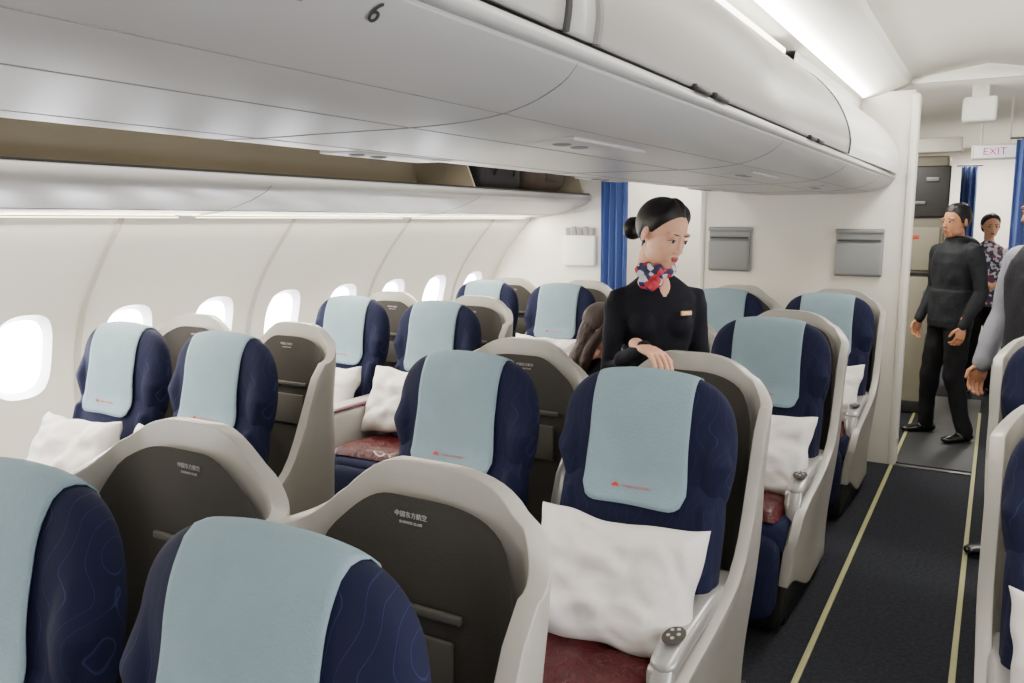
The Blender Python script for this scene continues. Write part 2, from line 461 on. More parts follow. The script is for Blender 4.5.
# bulkheads -----------------------------------------------------------
plane_box('wall_bulkhead_center',-1.87,-.52,YB,YB+.06,0,2.46,M['bulk'])
box('trim_bulkhead_post',(-.515,YB+.03,1.22),(.05,.12,2.44),M['bulk'],r=.02)
box('trim_bulkhead_post_2',(-1.875,YB+.03,1.22),(.04,.09,2.44),M['bulk'],r=.015)
def side_bulk(name,flip):
    zs=[.02+1.62*j/24 for j in range(25)]
    prof=[(-2.68,0.0)]+[(-2.68,2.45)]+[(-3.0,2.3),(-3.25,1.95)]+[(wx(z)+.002,z) for z in reversed(zs)]
    if flip: prof=mir(prof)
    n=len(prof); vs=[(x,YB,z) for x,z in prof]+[(x,YB+.05,z) for x,z in prof]
    fs=[tuple(range(n)),tuple(reversed(range(n,2*n)))]+[(i,i+n,(i+1)%n+n,(i+1)%n) for i in range(n)]
    obj(name,mesh(name,vs,fs,M['bulk'],smooth=False))
side_bulk('wall_bulkhead_left',False)
plane_box('wall_galley_left',-3.85,-1.70,7.3,7.36,0,2.5,M['bulk'])
plane_box('wall_rear',-3.9,1.57,Y1,Y1+.05,0,2.6,M['bulk'])
plane_box('wall_front',-3.9,1.57,Y0-.05,Y0,0,2.7,M['bulk'])
def curtain(x0,x1,y,z0,z1,fold=.03,nf=6,ang=0):
    n=nf*10; vs=[];fs=[]
    for k in range(13):
        f=k/12; z=z1+(z0-z1)*f
        for i in range(n+1):
            u=i/n; a=(1+.25*math.sin(f*3+u*5))
            xx=x0+(x1-x0)*u+.008*math.sin(u*nf*4*math.pi+f)
            vs.append((xx,y+fold*a*math.sin(u*nf*2*math.pi)+.01*math.sin(f*4+u*7),z))
    for k in range(12):
        for i in range(n):
            a=k*(n+1)+i; fs.append((a,a+1,a+n+2,a+n+1))
    r=empty('curtain'); o=obj('fabric',mesh('curtain',vs,fs,M['curtain'],sharp=None),r); s=o.modifiers.new('s','SOLIDIFY'); s.thickness=.004
    g=tube([(x0-.04,y,z1+.01),(x1+.04,y,z1+.01)],[.008,.008],ref=(0,0,1),n=8); obj('rail',mesh('rail',g[0],g[1],M['metal']),r)
    return r
curtain(-2.66,-2.44,YB-.08,.03,2.12,.03,4)
curtain(.06,.55,6.95,.03,2.20,.035,8)
curtain(-.36,-.22,9.3,.03,2.15,.03,3)

def pocket(x,z,w=.30,h=.31):
    r=empty('literature_pocket',(x,YB-.002,z))
    P=Parts(); P.add(rbox((0,-.012,0),(w,.024,h),.012)); P.add(rbox((0,-.032,-.04),(w*.98,.04,h*.70),.016)); P.add(rbox((0,-.02,h*.47),(w*1.02,.04,.03),.01))
    obj('pouch',P.mesh('pouch',M['pocket']),r)
    Q=Parts(); Q.add(rbox((0,-.040,.085),(w*.9,.02,.012),.004)); obj('slot',Q.mesh('slot',M['seam']),r)
pocket(-1.67,1.43); pocket(-.80,1.42)
r=empty('magazine_rack',(-2.86,YB-.002,1.43))
P=Parts();P.add(rbox((0,-.02,-.03),(.28,.04,.24),.012)); obj('pouch',P.mesh('p',M['paper']),r)
P=Parts()
for i in range(5): P.add(rbox((-.1+.05*i,-.025,.1+.01*(i%2)),(.04,.004,.1),.001,rot=(0,.05*(i-2),0)))
obj('leaflets',P.mesh('p',M['seaml']),r)

# galley unit beyond the bulkhead
r=empty('galley_unit',(0,7.75,0))
P=Parts(); P.add(rbox((-1.0,.2,1.08),(1.22,.4,2.16),.02)); obj('body',P.mesh('b',M['galley']),r)
P=Parts()
P.add(rbox((-.60,-.005,.62),(.36,.02,1.1),.02)); P.add(rbox((-.60,-.005,1.40),(.36,.02,.36),.02)); P.add(rbox((-1.05,-.005,.8),(.4,.02,1.4),.02))
obj('panels',P.mesh('b',M['galleyp']),r)
P=Parts(); P.add(rbox((-.56,-.01,1.87),(.38,.03,.42),.02)); P.add(rbox((-.60,-.02,1.20),(.34,.02,.02),.004)); P.add(rbox((-.60,-.02,.06),(.4,.02,.1),.004)); P.add(rbox((-1.05,-.01,1.8),(.4,.03,.5),.02))
obj('dark_bays',P.mesh('b',M['galleyd']),r)
P=Parts()
P.add(rbox((-.50,-.03,1.02),(.03,.03,.09),.008)); P.add(rbox((-.62,-.03,1.78),(.16,.02,.03),.006)); P.add(rbox((-.50,-.03,1.97),(.10,.02,.04),.006)); P.add(rbox((-.47,-.03,.5),(.02,.02,.4),.006))
obj('handles',P.mesh('b',M['metal']),r)
P=Parts(); P.add(rbox((-.60,-.018,1.50),(.05,.004,.03),.002)); P.add(rbox((-.66,-.018,.95),(.06,.004,.03),.002)); obj('placards',P.mesh('b',M['red']),r)
box('trim_door_header',(-.95,7.72,2.24),(1.3,.12,.12),M['bulk'],r=.02)
plane_box('wall_galley_right',.72,.78,7.0,Y1,0,2.5,M['bulk'])
r=empty('exit_sign',(-.07,7.1,2.13))
P=Parts();P.add(rbox((0,0,0),(.30,.05,.11),.012));P.add(tube([(-.09,0,.05),(-.09,0,.39)],[.008,.008],n=8));P.add(tube([(.09,0,.05),(.09,0,.39)],[.008,.008],n=8));obj('housing',P.mesh('h',M['bulk']),r)
P=Parts();P.add(rbox((0,-.028,0),(.26,.004,.085),.002));obj('face',P.mesh('f',M['exitg']),r)
text('lettering','EXIT',.075,M['magenta'],r,(0,-.032,0),(math.pi/2,0,0))
r=empty('ceiling_speaker_box',(-.17,6.45,2.36)); P=Parts();P.add(rbox((0,0,.0),(.2,.16,.16),.02));P.add(rbox((0,0,.1),(.1,.1,.12),.01));obj('housing',P.mesh('h',M['ceil']),r)

# ------------------------------------------------------------------ seats
SO=.268   # shell half width, aisle side
SY=.35    # shell back plane
HR=[(.80,-.055,.19,.03),(.84,-.052,.238,.058),(.90,-.045,.256,.068),(.96,-.038,.264,.070),(1.02,-.031,.264,.069),(1.07,-.025,.258,.066),(1.11,-.02,.246,.062),(1.15,-.014,.220,.054),(1.18,-.009,.180,.044),(1.197,-.005,.125,.030),(1.205,-.003,.06,.014)]
hz=[(r[0],r[2]) for r in HR]; hc=[(r[0],r[1]) for r in HR]; ht=[(r[0],r[3]) for r in HR]
def mk_seat(s):
    D={}
    rows=[(.40,-.13,.215,.04),(.44,-.13,.235,.07),(.55,-.122,.242,.08),(.7,-.098,.246,.076),(.80,-.075,.248,.070),(.87,-.062,.246,.062),(.93,-.05,.225,.05)]
    P=Parts()
    P.add(tube([(0,c,z) for z,c,w,t in rows],[(w,t) for z,c,w,t in rows],n=40,pw=3.4))
    for sx in (-1,1):
        P.add(rtube([(sx*.208,-.165,.50),(sx*.212,-.155,.65),(sx*.210,-.115,.84)],[(.028,.040),(.030,.042),(.022,.026)],n=20))
    D['backrest']=P.remesh('backrest',[M['navy']],.007,6)
    P=Parts()
    R2=[]
    for i in range(41):
        z=.80+.405*i/40; R2.append((z,interp(hc,z),sinterp(hz,z),sinterp(ht,z)))
    P.add(tube([(0,c,z) for z,c,w,t in R2],[(w,t) for z,c,w,t in R2],n=48,pw=3.0))
    for sx in (-1,1):
        P.add(rtube([(sx*.208,-.085,.885),(sx*.224,-.080,.97),(sx*.208,-.058,1.06)],[(.028,.022),(.042,.034),(.030,.022)],n=24))
    D['headrest']=P.remesh('headrest',[M['navy']],.006,14)
    bv=[BVHTree.FromPolygons([v.co.copy() for v in D[k].vertices],[tuple(p.vertices) for p in D[k].polygons]) for k in ('headrest','backrest')]
    def hit(o,d):
        best=None
        for b in bv:
            h=b.ray_cast(V(o),V(d).normalized())
            if h[0] is not None and (best is None or h[3]<best[1]): best=(h[0],h[3])
        return best[0] if best else None
    nx=22;hw=.150;cols=[]
    for i in range(nx+1):
        x=-hw+2*hw*i/nx; ax=abs(x)
        zb=.838+(0 if ax<hw-.045 else .045*(1-math.sqrt(max(0,1-((ax-(hw-.045))/.045)**2))))
        col=[]
        nf=18
        for k in range(nf):
            f=k/nf; z=zb+(1.09-zb)*f
            h=hit((x,-.6,z),(0,1,0)); y=(h.y if h else -.1)-.008
            h2=hit((x*.9,-.6,z),(0,1,0)); y=min(y,(h2.y if h2 else y)-.006)
            wv=max(0,1-(z-.838)/.20)**1.2
            y-=.006*wv*(1+math.sin(x*26+1+z*5))+.0025*(1+math.sin(x*14+z*25))
            col.append(V((x*(1+.045*wv),y,z)))
        for k in range(0,15):
            th=math.pi*k/14*.97
            d=V((0,-math.cos(th),math.sin(th)))
            c=V((x,-.028,1.09)); h=hit(c+d*.5,-d)
            if h: col.append(h+d*.009)
            else: col.append(c+d*.08)
        for k in range(1,5):
            z=1.09-.02*k; h=hit((x,.6,z),(0,-1,0)); col.append(V((x,(h.y if h else .04)+.008,z)))
        cols.append(col)
    m=len(cols[0])
    for it in range(3):
        nc=[[p.copy() for p in c] for c in cols]
        for i in range(nx+1):
            for j in range(1,m-1):
                a=cols[i][j-1]+cols[i][j+1]; n_=2
                if 0<i<nx: a=a+cols[i-1][j]+cols[i+1][j]; n_=4
                q=cols[i][j]*.6+(a/n_)*.4
                nc[i][j]=V((cols[i][j].x,q.y,q.z))
        cols=nc
    for c in cols:
        for p in c:
            for b in bv[:1]:
                r_=b.find_nearest(p)
                if r_[0] is not None:
                    dd=(p-r_[0]).dot(r_[1])
                    if dd<.0055: p+=r_[1]*(.0055-dd)
    vs=[v for c in cols for v in c]
    fs=[(i*m+j,(i+1)*m+j,(i+1)*m+j+1,i*m+j+1) for i in range(nx) for j in range(m-1)]
    D['cloth']=mesh('headrest_cover',vs,fs,M['cloth'],sharp=None)
    D['logo_y']=min(p.y for c in cols[6:15] for p in c if .87<p.z<.91)-.004
    # shell
    path=[]
    RA=.15; RI=.12
    yc=SY-RA; yi=SY-RI
    for k in range(24): path.append((SO,-.62+(yc+.62)*k/24,'a'))
    for k in range(13):
        a=(math.pi/2)*k/12; path.append((SO-RA+RA*math.cos(a),yc+RA*math.sin(a),'b'))
    xa=SO-RA; xi=-.31+RI
    for k in range(1,14): path.append((xa+(xi-xa)*k/14,SY,'b'))
    for k in range(11):
        a=math.pi/2+(math.pi/2)*k/10; path.append((xi+RI*math.cos(a),yi+RI*math.sin(a),'b'))
    for k in range(1,9): path.append((-.31,yi-.28*k/8,'i'))
    topA=[(-.62,.42),(-.6,.49),(-.5,.54),(-.25,.585),(-.08,.63),(.00,.69),(.06,.79),(.11,.90),(.16,1.01),(.20,1.075)]
    topI=[(-.05,.60),(.02,.68),(.10,.85),(.17,.98),(.23,1.065)]
    def top(x,y,k):
        if k=='a': return sinterp(topA,y)
        if k=='i': return sinterp(topI,y)
        T=1.208
        u=max(0,x-.02)/(SO-.02) if x>0 else 0
        T-= .133*u**2.6
        if x<0: T-= .143*sm((-x-.06)/.25)**1.1
        return T
    vs=[];fs=[];nz=14
    for (x,y,k) in path:
        T=top(x,y,k); B=.07 if k!='i' else .3
        if k=='a': B=.07+.16*sm((-.1-y)/.5)
        for j in range(nz+1):
            f=j/nz; z=B+(T-B)*f
            fl=.012*sm((f-.75)/.25)
            tp=.045*sm((.75-z)/.6) if x>.2 else 0
            vs.append((s*(x-tp+ (fl if x>.2 else (-fl*.5 if x<-.2 else 0))),y+(fl if k=='b' else 0),z))
    for i in range(len(path)-1):
        for j in range(nz):
            a=i*(nz+1)+j; f=(a,a+1,a+nz+2,a+nz+1); fs.append(f if s>0 else tuple(reversed(f)))
    D['shell']=mesh('shell',vs,fs,M['shell'],sharp=None)
    nx=28; vs=[];fs=[]
    x0,x1=-.25,SO-.042
    for i in range(nx+1):
        x=x0+(x1-x0)*i/nx; e=min(x-x0,x1-x)
        T=top(x,SY,'b')-.055-.05*(max(0,(.05-e)/.05))**2
        y=SY-.028
        if x>SO-RA: 
            q=(x-(SO-RA))/(RA-.024); y=yc+(RA-.024)*math.sqrt(max(0,1-q*q))-.004
        if x<-.31+RI:
            q=((-.31+RI)-x)/(RI-.024); y=yi+(RI-.024)*math.sqrt(max(0,1-q*q))-.004
        for j in range(11):
            z=.5+(T-.5)*j/10; vs.append((s*x,y,z))
    for i in range(nx):
        for j in range(10):
            a=i*11+j; f=(a,a+11,a+12,a+1); fs.append(f if s>0 else tuple(reversed(f)))
    D['liner']=mesh('liner',vs,fs,M['liner'],sharp=None)
    P=Parts(); P.add(rbox((-s*.035,SY-.040,.95),(.26,.012,.018),.005)); P.add(rbox((-s*.035,SY-.038,.84),(.22,.010,.13),.02))
    D['liner_panel']=P.mesh('liner_panel',M['liner2'])
    P=Parts()
    P.add(ell((0,-.40,.43),(.235,.30,.075),.35,40,20))
    P.add(ell((0,-.70,.29),(.22,.055,.17),.4,32,16,rot=(-.15,0,0)))
    D['cushion']=P.mesh('cushion',M['navy'])
    P=Parts(); P.add(rbox((0,-.28,.19),(.42,.62,.34),.03)); P.add(rbox((0,-.02,.035),(.42,.9,.07),.01))
    P.add(rbox((0,.10,.3),(.36,.2,.4),.03))
    D['base']=P.mesh('base',M['black'])
    P=Parts(); ax=SO-.035
    P.add(rtube([(s*ax,.02,.60),(s*ax,-.2,.612),(s*ax,-.42,.605),(s*ax,-.50,.585)],[(.032,.026),(.034,.028),(.038,.028),(.034,.024)],ref=(1,0,0),n=20,pw=3))
    P.add(rtube([(s*ax,-.50,.58),(s*ax,-.535,.50),(s*ax,-.53,.38)],[(.030,.022),(.028,.022),(.024,.02)],n=16,pw=3))
    P.add(rbox((s*(ax-.02),-.25,.42),(.04,.55,.34),.02))
    P.add(rtube([(-s*.280,.0,.60),(-s*.280,-.3,.60),(-s*.280,-.46,.585)],[(.026,.025),(.028,.026),(.026,.022)],n=16,pw=3))
    D['armrest']=P.mesh('armrest',M['silver'])
    P=Parts(); P.add(ell((s*ax,-.43,.632),(.027,.05,.006))); D['control_pad']=P.mesh('pad',M['liner'])
    P=Parts()
    for a in range(5): P.add(ell((s*ax+.012*math.cos(a*1.256),-.43+.026*math.sin(a*1.256),.638),(.005,.007,.002),nu=10,nv=6))
    D['control_buttons']=P.mesh('btn',M['txt'])
    P=Parts(); P.add(rbox((-.052,0,0),(.020,.0012,.008),.0004)); P.add(rbox((-.050,0,.006),(.010,.0012,.006),.0004))
    D['logo_mark']=P.mesh('logo',M['red'])
    return D
SEATD={1:mk_seat(1),-1:mk_seat(-1)}
def mk_pillow(seed):
    n=40;vs=[];fs=[]
    def pt(u,v,sd):
        x=.247*u*(1-.08*(1-v*v)); z=.178*v*(1-.10*(1-u*u))
        t=.085*(max(0,(1-u**4)*(1-v**4)))**.5
        cr=(1-abs(noise.noise(V((u*1.6+v*1.1+seed,v*1.8-u*.8,sd*2)))))**6
        nz=noise.noise(V((u*1.8+seed,v*1.8,sd*3)))*.034+noise.noise(V((u*3.6+seed,v*3.6,sd*7)))*.018+.016*cr+.012*abs(noise.noise(V((u*5+v*3+seed,v*3-u*4,sd))))
        e=(1-u**6)*(1-v**6)
        return V((x+.012*noise.noise(V((v*2.5,seed,u))),sd*t-nz*e*sd*1.0,z+.014*noise.noise(V((u*2.5,v*2,seed)))))
    for sd in (-1,1):
        for j in range(n+1):
            for i in range(n+1):
                u=math.sin((i/n*2-1)*math.pi/2);v=math.sin((j/n*2-1)*math.pi/2); vs.append(pt(u,v,sd))
    N=(n+1)**2
    for j in range(n):
        for i in range(n):
            a=j*(n+1)+i; fs.append((a,a+1,a+n+2,a+n+1)); fs.append((N+a,N+a+n+1,N+a+n+2,N+a+1))
    me=mesh('pillow',vs,fs,M['pillow'],sharp=None)
    bm=bmesh.new(); bm.from_mesh(me); bmesh.ops.remove_doubles(bm,verts=bm.verts,dist=.0008); bm.to_mesh(me); bm.free()
    me.polygons.foreach_set('use_smooth',[True]*len(me.polygons))
    return me
PIL=[mk_pillow(i*3.7+1.3) for i in range(3)]
def mk_blanket():
    n=26;vs=[];fs=[]
    for sd in (1,0):
        for j in range(n+1):
            for i in range(n+1):
                u=i/n*2-1;v=j/n*2-1
                h=.045*(max(0,(1-u**8)*(1-v**8)))**.4*sd
                h+= sd*.012*noise.noise(V((u*3,v*3,2)))*(1-u**6)*(1-v**6)
                vs.append(V((.205*u,.20*v,h)))
    N=(n+1)**2
    for j in range(n):
        for i in range(n):
            a=j*(n+1)+i; fs.append((a,a+1,a+n+2,a+n+1)); fs.append((N+a,N+a+n+1,N+a+n+2,N+a+1))
    me=mesh('blanket',vs,fs,M['blanket'],sharp=None); return me
BLK=mk_blanket()
cnt=[0]
def seat(x,y,s,logo=True,pil=True,pr=None,dz=0):
    D=SEATD[s]; r=empty('airplane_seat',(x,y,0))
    for k in ('backrest','headrest','shell','liner','liner_panel','cushion','base','armrest','control_pad','control_buttons'):
        o=obj(k,D[k],r)
        if k=='shell':
            m=o.modifiers.new('s','SOLIDIFY'); m.thickness=.036; m.offset=0
            m=o.modifiers.new('b','BEVEL'); m.width=.014; m.segments=3; m.limit_method='ANGLE'; m.angle_limit=math.radians(50)
    o=obj('headrest_cover',D['cloth'],r); m=o.modifiers.new('s','SOLIDIFY'); m.thickness=.003
    ly=D['logo_y']
    obj('logo_mark',D['logo_mark'],r,(0,ly,.888),(.08,0,0))
    text('logo_text','CHINA EASTERN',.011,M['red'],r,(.012,ly,.888),(math.pi/2+.08,0,0),.0004)
    text('class_label','BUSINESS CLASS',.007,M['txt'],r,(-s*.02,SY-.030,1.104),(math.pi/2,0,0),.0008)
    text('class_label_cn','中国东方航空',.012,M['txt'],r,(-s*.02,SY-.030,1.118),(math.pi/2,0,0),.0008)
    i=cnt[0]; cnt[0]+=1
    if pil:
        dx,ry,rz=pr if pr else (.01*((i*7)%3-1),math.radians(((i*37)%9)-4),0)
        obj('pillow',PIL[i%3],r,(dx,-.315,.675+dz),(math.radians(-26),ry,rz))
        obj('blanket',BLK,r,(0,-.47,.492),(math.radians(-3),0,math.radians((i*29)%9-4)))
def console(x,y):
    r=empty('seat_console',(x,y,0))
    P=Parts(); P.add(rbox((0,-.16,.34),(.075,.66,.52),.02)); P.add(rbox((0,-.36,.345),(.112,.52,.67),.025)); obj('body',P.mesh('c',M['console']),r)
    P=Parts(); P.add(rbox((0,-.36,.686),(.116,.525,.014),.006)); obj('trim',P.mesh('c',M['purple']),r)
    P=Parts(); P.add(rbox((0,-.36,.694),(.09,.47,.008),.003)); obj('top_tray',P.mesh('c',M['console']),r)
    P=Parts(); P.add(rtube([(0,.06,.55),(0,.02,.70),(0,.06,.82),(0,.14,.92)],[(.025,.03),(.03,.028),(.026,.022),(.02,.015)],n=16,pw=3)); obj('reading_lamp_stalk',P.mesh('c',M['silver']),r)
for y in (.815,2.28,3.78,5.24):
    seat(CX-.315,y,-1); seat(CX+.315,y,1,pr=(.015,math.radians(-1),0) if 2<y<3 else None); console(CX,y)
for y in (.74,2.22,3.66,5.12):
    seat(-2.57,y,1,dz=.035); seat(-3.18,y,-1,dz=.01); console(-2.875,y)
for y in (2.26,3.70,5.18):
    seat(.315,y,-1); seat(.925,y,1); console(.62,y)

# ------------------------------------------------------------------ people
def head_parts(male,ears=True):
    P=Parts()
    P.add(ell((0,.015,.030),(.074,.095,.084),1,32,20))
    P.add(ell((0,-.026,-.020),(.060,.062,.086),1,32,20))
    P.add(ell((0,-.050,-.080),(.030 if male else .025,.032,.028)))
    for s in (-1,1):
        P.add(ell((s*(.028 if male else .024),-.020,-.062),(.028,.046,.032)))
        P.add(ell((s*.034,-.050,-.022),(.022,.022,.028)))
        P.add(ell((s*.0095,-.092,-.031),(.0068,.0082,.0058)))
        if ears: P.add(ell((s*.074,.012,-.004),(.007,.018,.029),rot=(0.15,0,s*.3)))
        P.add(ell((s*.031,-.071,.024),(.024,.012,.009)))
    P.add(rtube([(0,-.082,.018),(0,-.088,-.006),(0,-.101,-.026)],[(.0075,.008),(.0075,.008),(.0090,.0080)],n=12))
    P.add(ell((0,-.076,-.060),(.026,.013,.020)))
    P.add(ell((0,-.0885,-.0540),(.0180,.0052,.0038)),1)
    P.add(ell((0,-.0880,-.0615),(.0140,.0056,.0048)),1)
    P.add(rtube([(0,.012,-.05),(0,.02,-.12)],[(.043,.048),(.042,.046)]))
    return P
def make_hair(style,hm,hr):
    S=head_parts(style=='short',False); bv=BVHTree.FromPolygons(S.v,S.f)
    if style=='short':
        line=[(0,.070),(.45,.068),(.75,.056),(1.0,.030),(1.2,-.002),(1.42,-.014),(1.6,.012),(1.75,.010),(2.0,-.035),(2.5,-.062),(3.15,-.066)]
    else:
        line=[(0,.082),(.3,.078),(.6,.066),(.85,.048),(1.05,.028),(1.25,.008),(1.5,.004),(1.7,.006),(1.95,-.035),(2.4,-.066),(3.15,-.072)]
    nu,nv=110,64; vs=[];ok=[]
    c=V((0,.008,.015))
    for j in range(nv+1):
        ph=-math.pi/2+math.pi*j/nv
        for i in range(nu):
            th=2*math.pi*i/nu
            d=V((math.cos(ph)*math.sin(th),-math.cos(ph)*math.cos(th),math.sin(ph)))
            h=bv.ray_cast(c+d*.4,-d); p=h[0]; nrm=(h[1] if h[1].dot(d)>0 else -h[1])
            a=math.atan2(abs(p.x),-(p.y-.008)); zh=interp(line,a)
            m=sm((p.z-zh)/.016+.5); deep=sm((p.z-zh)/.035)
            if style=='short':
                t=.004+.014*sm((p.z-.050)/.05)*deep; t+=.005*noise.noise(V((p.x*60,p.y*60,p.z*60)))*sm((p.z-.03)/.05)
            elif style=='long':
                t=.012+.004*noise.noise(V((p.x*30,p.y*12,p.z*8)))
            else:
                sw=math.exp(-((a-.7)/.6)**2)*sm((p.z-.03)/.04)
                t=.0035+(.005+.009*sw)*deep+.0010*math.sin(th*46+p.z*60)
                part=math.exp(-((p.x-.022-.1*(p.y+.06))/.004)**2)*(1 if p.y<.0 and p.z>.05 else 0)
                t-=.005*part
            dd=(nrm*.5+d*.5).normalized()
            vs.append(p+dd*(-.004+m*(t+.004))); ok.append(m>.001)
    fs=[]
    for j in range(nv):
        for i in range(nu):
            q=(j*nu+i,j*nu+(i+1)%nu,(j+1)*nu+(i+1)%nu,(j+1)*nu+i)
            if any(ok[k] for k in q): fs.append(q)
    me=mesh('hair',vs,fs,hm,sharp=None)
    bm=bmesh.new(); bm.from_mesh(me)
    bmesh.ops.remove_doubles(bm,verts=bm.verts,dist=.0001)
    for k in range(2): bmesh.ops.smooth_vert(bm,verts=bm.verts,factor=.35,use_axis_x=True,use_axis_y=True,use_axis_z=True)
    loose=[v for v in bm.verts if not v.link_faces]; bmesh.ops.delete(bm,geom=loose,context='VERTS')
    bm.to_mesh(me); bm.free()
    me.polygons.foreach_set('use_smooth',[True]*len(me.polygons))
    obj('hair',me,hr)
    H=Parts()
    if style=='bun':
        H.add(rtube([(0,.09,-.02),(0,.125,-.028)],[.028,.030])); H.add(ell((0,.138,-.030),(.044,.033,.042),1,28,18))
        for i in range(6):
            a=i*math.pi/3; H.add(ell((.022*math.cos(a),.150,-.030+.022*math.sin(a)),(.018,.015,.018)))
        obj('hair_bun',H.remesh('bun',[hm],.003,3),hr)
    if style=='long':
        H.add(ell((0,.055,-.04),(.084,.062,.12),1,24,16)); H.add(ell((0,.06,-.17),(.09,.055,.13)))
        for s in (-1,1): H.add(rtube([(s*.07,-.012,.05),(s*.080,.0,-.02),(s*.080,.015,-.08),(s*.080,.02,-.16),(s*.07,.02,-.24)],[.014,.024,.028,.028,.014]))
        obj('hair_lengths',H.remesh('lengths',[hm],.004,5,fold=(.004,30,(0,))),hr)
def build_head(hr,male,style,skinm,hm):
    obj('face',head_parts(male).remesh('face',[skinm,M['lipsm'] if male else M['lips']],.0022,8),hr)
    E=Parts()
    for s in (-1,1):
        E.add(ell((s*.030,-.0715,.0025),(.0138,.0125,.0062),1,20,14,rot=(0,-s*.10,0)),0)
        E.add(ell((s*.030,-.0834,.0020),(.0054,.0020,.0054)),1)
        E.add(rtube([(s*.0150,-.0805,.001),(s*.022,-.0848,.0070),(s*.031,-.0845,.0086),(s*.040,-.0792,.0066),(s*.0475,-.0725,.0030)],[.0010,.0015,.0019,.0017,.0011],n=8),1)
        E.add(rtube([(s*.0155,-.0812,.003),(s*.022,-.0838,.0100),(s*.031,-.0834,.0116),(s*.040,-.0777,.0096),(s*.0475,-.0712,.0048)],[.0018,.0026,.0028,.0026,.0016],n=8),3)
        E.add(rtube([(s*.016,-.0805,-.0015),(s*.024,-.0828,-.0047),(s*.033,-.0820,-.0050),(s*.044,-.0745,-.0018)],[.0014,.0018,.0018,.0012],n=8),3)
        E.add(rtube([(s*.014,-.0845,.0245),(s*.023,-.0855,.0268),(s*.034,-.0820,.0274),(s*.049,-.0715,.0225)],[(.0014,.0018),(.0016,.0022),(.0014,.0019),(.0008,.001)],ref=(0,1,0),n=8),2)
    E.add(rtube([(-.0160,-.0895,-.0580),(0,-.0935,-.0577),(.0160,-.0895,-.0580)],[.0006,.0009,.0006],n=6),1)
    obj('eyes_brows',E.mesh('eyes',[M['eyew'],M['iris'],hm,skinm]),hr)
    make_hair(style,hm,hr)
